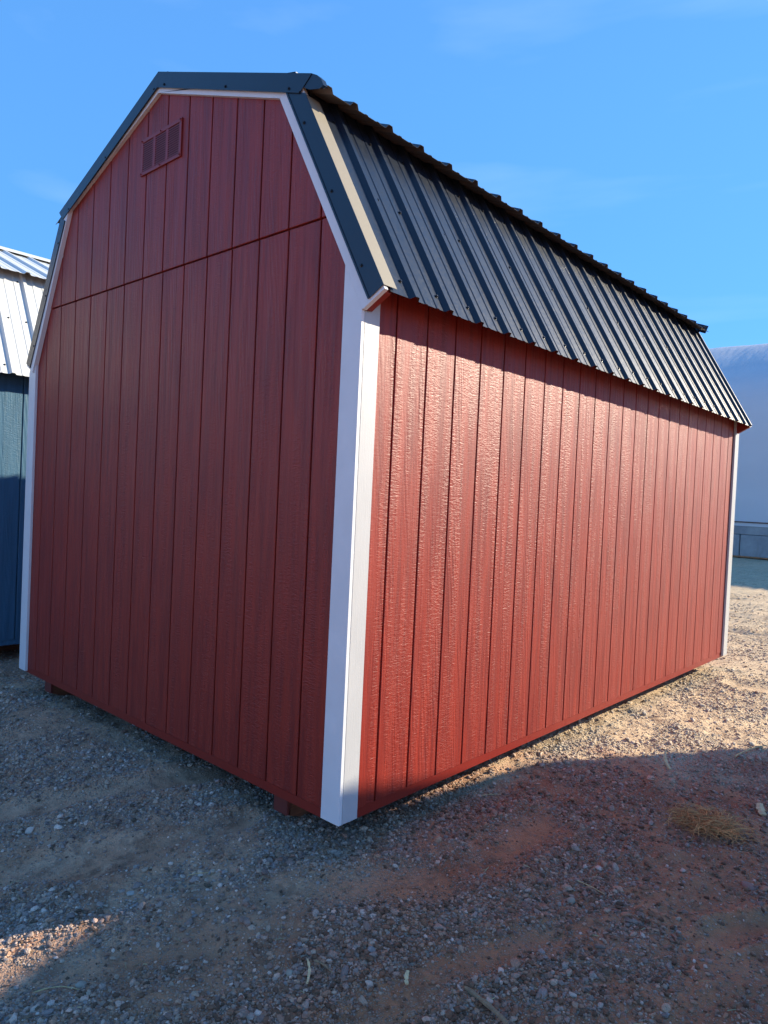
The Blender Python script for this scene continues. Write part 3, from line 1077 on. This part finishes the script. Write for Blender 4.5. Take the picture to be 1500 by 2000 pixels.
# ------------------------------------------------------------------ loose gravel: countless stones
def build_gravel():
    N = 900000
    cx, cy = 1.92, -1.96
    a = rng.uniform(math.radians(82), math.radians(182), N)
    u = rng.random(N)
    r = 1.15 * (14.0 / 1.15) ** (u ** 0.97)
    x = cx + r * np.cos(a)
    y = cy + r * np.sin(a)
    keep = (x > -6.5) & ~((x < -0.35) & (x > -2.75) & (y > 0.5) & (y < 4.9))
    keep &= ~((x < -4.1))| ((y < 0.9))
    keep &= rng.random(N) < gravel_density(x, y)
    x, y, r = x[keep], y[keep], r[keep]
    n = len(x)
    size = np.exp(rng.normal(math.log(0.0026), 0.52, n))
    big = rng.random(n) < 0.018
    size[big] *= rng.uniform(1.6, 3.0, big.sum())
    size = np.clip(size, 0.0013, 0.0145)
    size *= 1 + 0.06 * np.clip(r - 2.5, 0, 10)
    clod = (rng.random(n) < 0.10 * soil_red(x, y) + 0.02)
    size[clod] = np.clip(size[clod] * rng.uniform(1.2, 2.2, clod.sum()), 0.002, 0.0105)
    m, _ = rut_mask(x, y)
    size *= 1 - 0.45 * m
    z = ground_z(x, y) + size * 0.22
    me = bpy.data.meshes.new('gravel')
    me.vertices.add(n)
    me.vertices.foreach_set('co', np.stack([x, y, z], -1).ravel())
    scl = np.stack([size * rng.uniform(0.85, 1.5, n), size * rng.uniform(0.75, 1.1, n), size * rng.uniform(0.5, 0.8, n)], -1)
    rot = np.stack([rng.normal(0, 0.28, n), rng.normal(0, 0.28, n), rng.uniform(0, 6.28, n)], -1)
    pal = np.array([(0.30, 0.285, 0.27), (0.22, 0.21, 0.205), (0.38, 0.34, 0.285), (0.16, 0.15, 0.15), (0.50, 0.47, 0.43),
                    (0.33, 0.25, 0.19), (0.27, 0.18, 0.145), (0.26, 0.27, 0.285), (0.60, 0.58, 0.55)])
    pw = np.array([0.23, 0.18, 0.17, 0.09, 0.07, 0.1, 0.07, 0.07, 0.02])
    col = pal[rng.choice(len(pal), n, p=pw / pw.sum())] * rng.uniform(1.15, 1.65, (n, 1)) * np.array([1.22, 1.0, 0.86])
    sr = soil_red(x, y)[:, None] * rng.uniform(0.35, 1.0, (n, 1))
    col = col * (1 - sr) + sr * (0.55 * col * np.array([1.2, 0.72, 0.55]) + 0.45 * np.array([0.46, 0.20, 0.10]))
    sc_ = soil_red(x, y)[clod][:, None]
    col[clod] = (np.array([0.36, 0.16, 0.085]) * sc_ + np.array([0.33, 0.23, 0.15]) * (1 - sc_)) * rng.uniform(0.45, 1.1, (clod.sum(), 1))
    dr = sunlit_pale(x, y)[:, None] * 0.66  # loose stones are painted paler on the sunlit side too
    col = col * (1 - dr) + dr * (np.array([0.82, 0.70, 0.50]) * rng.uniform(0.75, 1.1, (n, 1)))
    for nm, tp, arr in (('scl', 'FLOAT_VECTOR', scl), ('rot', 'FLOAT_VECTOR', rot)):
        at = me.attributes.new(nm, tp, 'POINT')
        at.data.foreach_set('vector', arr.astype(np.float32).ravel())
    at = me.attributes.new('tint', 'FLOAT_COLOR', 'POINT')
    at.data.foreach_set('color', np.concatenate([col, np.ones((n, 1))], 1).astype(np.float32).ravel())
    at = me.attributes.new('pick', 'INT', 'POINT')
    at.data.foreach_set('value', rng.integers(0, 6, n).astype(np.int32))

    k = NT('stone')
    ta = k.n('ShaderNodeAttribute', attribute_name='tint', attribute_type='INSTANCER')
    nz = k.noise(k.coords((1, 1, 1), 11.0), 2.2, 4, 0.6)
    sc = k.n('ShaderNodeVectorMath', operation='SCALE')
    k.l(ta.outputs['Color'], sc.inputs[0])
    k.l(k.rng(nz, 0.3, 0.7, 0.78, 1.15), sc.inputs['Scale'])
    k.set(sc.outputs[0], 0.75, 0, 0.35, k.bump(nz, 0.15, 0.5))

    g = bpy.data.node_groups.new('gravel_nodes', 'GeometryNodeTree')
    g.interface.new_socket('Geometry', in_out='INPUT', socket_type='NodeSocketGeometry')
    g.interface.new_socket('Geometry', in_out='OUTPUT', socket_type='NodeSocketGeometry')
    gi = g.nodes.new('NodeGroupInput')
    go = g.nodes.new('NodeGroupOutput')
    g2i = g.nodes.new('GeometryNodeGeometryToInstance')
    for v in range(6):
        ico = g.nodes.new('GeometryNodeMeshIcoSphere')
        ico.inputs['Radius'].default_value = 1.0
        ico.inputs['Subdivisions'].default_value = 2
        nzn = g.nodes.new('ShaderNodeTexNoise')
        nzn.noise_dimensions = '4D'
        nzn.inputs['W'].default_value = 3.7 * v
        nzn.inputs['Scale'].default_value = 0.9
        nzn.inputs['Detail'].default_value = 1.0
        sub = g.nodes.new('ShaderNodeVectorMath')
        sub.operation = 'SUBTRACT'
        sub.inputs[1].default_value = (0.5, 0.5, 0.5)
        mul = g.nodes.new('ShaderNodeVectorMath')
        mul.operation = 'SCALE'
        mul.inputs['Scale'].default_value = 1.9
        sp = g.nodes.new('GeometryNodeSetPosition')
        sm = g.nodes.new('GeometryNodeSetShadeSmooth')
        mt = g.nodes.new('GeometryNodeSetMaterial')
        mt.inputs['Material'].default_value = k.m
        g.links.new(nzn.outputs['Color'], sub.inputs[0])
        g.links.new(sub.outputs[0], mul.inputs[0])
        g.links.new(mul.outputs[0], sp.inputs['Offset'])
        g.links.new(ico.outputs['Mesh'], sp.inputs['Geometry'])
        g.links.new(sp.outputs[0], sm.inputs[0])
        g.links.new(sm.outputs[0], mt.inputs['Geometry'])
        g.links.new(mt.outputs[0], g2i.inputs[0])
    iop = g.nodes.new('GeometryNodeInstanceOnPoints')
    iop.inputs['Pick Instance'].default_value = True

    def named(nm, tp):
        nd = g.nodes.new('GeometryNodeInputNamedAttribute')
        nd.data_type = tp
        nd.inputs['Name'].default_value = nm
        return nd.outputs['Attribute']
    g.links.new(gi.outputs[0], iop.inputs['Points'])
    g.links.new(g2i.outputs[0], iop.inputs['Instance'])
    g.links.new(named('pick', 'INT'), iop.inputs['Instance Index'])
    e2r = g.nodes.new('FunctionNodeEulerToRotation')
    g.links.new(named('rot', 'FLOAT_VECTOR'), e2r.inputs[0])
    g.links.new(e2r.outputs[0], iop.inputs['Rotation'])
    g.links.new(named('scl', 'FLOAT_VECTOR'), iop.inputs['Scale'])
    g.links.new(iop.outputs[0], go.inputs[0])
    me.materials.append(k.m)
    o = obj('gravel', me, kind='stuff')
    md = o.modifiers.new('scatter', 'NODES')
    md.node_group = g
    print('gravel stones', n)


build_gravel()


# ------------------------------------------------------------------ litter on the ground: dry grass, chips, sticks, stones
def gz(x, y):
    return float(ground_z(np.array([x]), np.array([y]))[0])


def straw_material(name, a, b):
    k = NT(name)
    at = k.n('ShaderNodeAttribute', attribute_name='shade')
    return k.set(k.mix(at.outputs['Fac'], a, b), 0.7, 0, 0.3)


def build_clump(x, y, name, label, rad, nblade, a, b):
    r = random.Random(5)
    V, F, SH = [], [], []
    for _ in range(nblade):
        th = r.uniform(0, 6.283)
        rr = rad * math.sqrt(r.random()) * (0.9 if r.random() < 0.9 else 1.35)
        px, py = rr * math.cos(th) * 1.25, rr * math.sin(th) * 0.8
        dirn = th + r.gauss(1.4, 0.9)
        ln = r.uniform(0.06, 0.17)
        w = r.uniform(0.0009, 0.0022)
        mound = 0.038 * max(0, 1 - (rr / rad) ** 2)
        z = r.uniform(0, mound + 0.004)
        bend = r.gauss(0, 3.5)
        sh = r.random()
        rise = r.uniform(-0.25, 0.5)
        prev = None
        n = 6
        for i in range(n + 1):
            t = i / n
            dx, dy = math.cos(dirn), math.sin(dirn)
            q = [len(V), len(V) + 1, len(V) + 2]
            ww = w * (1 - 0.6 * t)
            zz = max(0.002, z + rise * ln * t * (1 - t) * 2)
            V += [(px - dy * ww, py + dx * ww, zz), (px, py, zz + ww), (px + dy * ww, py - dx * ww, zz)]
            SH += [sh] * 3
            if prev:
                F += [(prev[0], prev[1], q[1], q[0]), (prev[1], prev[2], q[2], q[1])]
            prev = q
            px += dx * ln / n
            py += dy * ln / n
            dirn += bend / n * r.uniform(0.3, 1.5)
    me = mesh_of(name, V, F, [straw_material(name + '_straw', a, b)])
    at = me.attributes.new('shade', 'FLOAT', 'POINT')
    at.data.foreach_set('value', SH)
    return obj(name, me, loc=(x, y, gz(x, y) + 0.002), label=label, cat='dry grass')


build_clump(0.905, 1.535, 'dry_grass_clump', 'matted clump of dry yellow brown grass lying on the red soil at right', 0.115, 700,
            (0.34, 0.14, 0.05), (0.84, 0.40, 0.14))

M_CHIP = wood_material('split_wood', (0.78, 0.56, 0.30), (0.56, 0.38, 0.19))
M_STICK = wood_material('bark_stick', (0.38, 0.24, 0.13), (0.19, 0.12, 0.07))
M_STRAW = wood_material('straw_stem', (0.72, 0.50, 0.24), (0.54, 0.36, 0.16))


def stick_mesh(name, ln, w, h, mat, seed, bend=0.12, taper=0.5):
    r = random.Random(seed)
    n, m = 9, 6
    V, F = [], []
    for i in range(n + 1):
        t = i / n
        cx = (t - 0.5) * ln
        cy = math.sin(t * 3.1) * bend * ln + r.uniform(-.05, .05) * w
        sc = (0.35 + 0.65 * math.sin(math.pi * min(1, t * 2.2 + 0.15)) if t < 0.4 else 1 - taper * (t - 0.4) / 0.6)
        sc *= r.uniform(0.85, 1.12)
        for j in range(m):
            a = 2 * math.pi * j / m + 0.4
            V.append((cx + r.uniform(-.1, .1) * ln / n, cy + math.cos(a) * w / 2 * sc, h / 2 + math.sin(a) * h / 2 * sc))
    for i in range(n):
        for j in range(m):
            a, b = i * m + j, i * m + (j + 1) % m
            F.append((a, a + m, b + m, b))
    F.append(tuple(range(m)))
    F.append(tuple(range(n * m, n * m + m))[::-1])
    return mesh_of(name, V, F, [mat])


def lay(name, label, cat, x, y, rot, me, tilt=0.0, lift=0.003):
    o = obj(name, me, loc=(x, y, gz(x, y) + lift), label=label, cat=cat, group='scraps of wood and straw lying on the ground')
    o.rotation_euler = (0, tilt, rot)
    return o


# angles are world directions of the long side
lay('wood_chip', 'upright pale wood sliver beside the shadow edge at right', 'wood chip', 0.524, 2.09, 2.25, stick_mesh('wood_chip', 0.115, 0.024, 0.012, M_CHIP, 1), -0.75, 0.040)
lay('wood_chip', 'broad pale wood chip near the right edge, beyond the grass clump', 'wood chip', 1.054, 1.905, 2.0, stick_mesh('wood_chip', 0.085, 0.042, 0.016, M_CHIP, 2, 0.05, 0.2), -0.25, 0.012)
lay('wood_chip', 'short yellow wood chip at the bottom middle of the ground', 'wood chip', 0.611, -0.294, 2.2, stick_mesh('wood_chip', 0.044, 0.015, 0.009, M_CHIP, 3, 0.05, 0.3), -0.3, 0.014)
lay('twig', 'frayed yellow twig lying left of the short yellow chip', 'twig', 0.363, -0.477, -0.75, stick_mesh('twig', 0.095, 0.010, 0.008, M_CHIP, 4, 0.06, 0.2), 0.1, 0.011)
lay('twig', 'brown twig lying across the frayed yellow twig', 'twig', 0.388, -0.435, 0.05, stick_mesh('twig', 0.080, 0.008, 0.008, M_STICK, 5, 0.1), 0.05, 0.012)
lay('stick', 'dark split stick at the bottom edge right of the middle', 'stick', 0.843, -0.215, -0.20, stick_mesh('stick', 0.17, 0.018, 0.015, M_STICK, 6, 0.03, 0.3), 0.0, 0.011)
lay('straw', 'long bent straw lying near the left bottom corner', 'straw', -0.184, -1.005, 0.95, stick_mesh('straw', 0.13, 0.004, 0.004, M_STRAW, 7, 0.15), 0.05, 0.008)
lay('straw', 'single straw on the gravel in front of the gable, left of the skid', 'straw', -0.312, -0.419, 1.0, stick_mesh('straw', 0.09, 0.0035, 0.003, M_STRAW, 8, 0.08), 0.0, 0.008)
lay('straw', 'thin straw on the shaded gravel close to the long wall', 'straw', 0.101, 0.943, 1.0, stick_mesh('straw', 0.10, 0.005, 0.004, M_STRAW, 9, 0.06), 0.0, 0.008)
lay('straw', 'pale straw across the middle of the red soil right of the corner', 'straw', 0.779, 0.583, -0.1, stick_mesh('straw', 0.13, 0.005, 0.004, M_STRAW, 10, 0.06), 0.0, 0.008)
lay('stick', 'long dry stalk on the shadow edge at the right side', 'stick', 0.795, 2.763, 1.35, stick_mesh('stick', 0.42, 0.012, 0.01, M_STRAW, 12, 0.05), 0.0, 0.006)


def stone(label, x, y, s, col, seed):
    r = random.Random(seed)
    bm = bmesh.new()
    bmesh.ops.create_icosphere(bm, subdivisions=3, radius=1.0)
    ph = [Vector((r.gauss(0, 1), r.gauss(0, 1), r.gauss(0, 1))).normalized() for _ in range(9)]
    for v in bm.verts:
        d = v.co.normalized()
        k = 1.0
        for p in ph:                                  # flat facets
            q = d.dot(p)
            if q > 0.72:
                k = min(k, 0.74 / q)
        v.co = Vector((d.x * s[0], d.y * s[1], d.z * s[2])) * k
    for f in bm.faces:
        f.smooth = True
    km = NT('stone_face')
    nz = km.noise(km.coords((1, 1, 1), 3.0), 40, 5, 0.65)
    km.set(km.mix(km.rng(nz, 0.3, 0.7, 0, 1), tuple(c * 0.75 for c in col), col), 0.8, 0, 0.3, km.bump(nz, 0.003, 0.6))
    o = obj('stone', bm_mesh('stone', bm, [km.m]), loc=(x, y, gz(x, y) + s[2] * 0.35), label=label, cat='stone', group='larger stones in the gravel')
    o.rotation_euler = (0, 0, r.uniform(0, 6))
    return o


stone('flat pinkish stone half sunk in the red soil near the right edge', 1.196, 1.128, (0.035, 0.026, 0.012), (0.34, 0.19, 0.14), 1)
stone('grey stone in the gravel right of the bottom middle', 0.766, 0.464, (0.022, 0.016, 0.012), (0.42, 0.31, 0.22), 2)
stone('flat pale grey stone in the left foreground gravel', -0.446, -0.625, (0.019, 0.014, 0.008), (0.52, 0.46, 0.39), 3)
stone('round tan stone beside the frayed yellow twig', 0.315, -0.508, (0.014, 0.012, 0.010), (0.38, 0.31, 0.23), 4)
stone('large grey stone at the bottom left, below the lit streak', -0.171, -0.936, (0.018, 0.014, 0.009), (0.46, 0.36, 0.27), 5)


# short bits of straw and bark strewn over the lot: countless
def build_litter():
    r = random.Random(21)
    V, F, SH = [], [], []
    for _ in range(420):
        a = r.uniform(math.radians(88), math.radians(176))
        d = 1.2 * (6.0 / 1.2) ** r.random()
        x, y = 1.92 + d * math.cos(a), -1.96 + d * math.sin(a)
        if -3.2 < x < 0.03 and y > -0.03:
            continue
        ln, w = r.uniform(0.008, 0.045), r.uniform(0.0006, 0.0016)
        th = r.uniform(0, 6.283)
        z = gz(x, y) + r.uniform(0.003, 0.006)
        dx, dy = math.cos(th) * ln / 2, math.sin(th) * ln / 2
        nxv, nyv = -math.sin(th) * w, math.cos(th) * w
        t = r.uniform(-0.15, 0.15) * ln
        b = len(V)
        for sgn in (-1, 0, 1):
            k = r.uniform(-0.3, 0.3) * w * 3
            for px, py, pz in ((nxv, nyv, 0), (0, 0, w * 1.2), (-nxv, -nyv, 0)):
                V.append((x + sgn * dx + px + k * nxv / w * (1 - abs(sgn)), y + sgn * dy + py, z + sgn * t + pz))
        sh = r.random()
        SH += [sh] * 9
        for q in (0, 3):
            F += [(b + q, b + q + 1, b + q + 4, b + q + 3), (b + q + 1, b + q + 2, b + q + 5, b + q + 4)]
    me = mesh_of('straw_litter', V, F, [straw_material('litter_straw', (0.20, 0.12, 0.06), (0.62, 0.45, 0.22))])
    at = me.attributes.new('shade', 'FLOAT', 'POINT')
    at.data.foreach_set('value', SH)
    obj('straw_litter', me, kind='stuff')


build_litter()
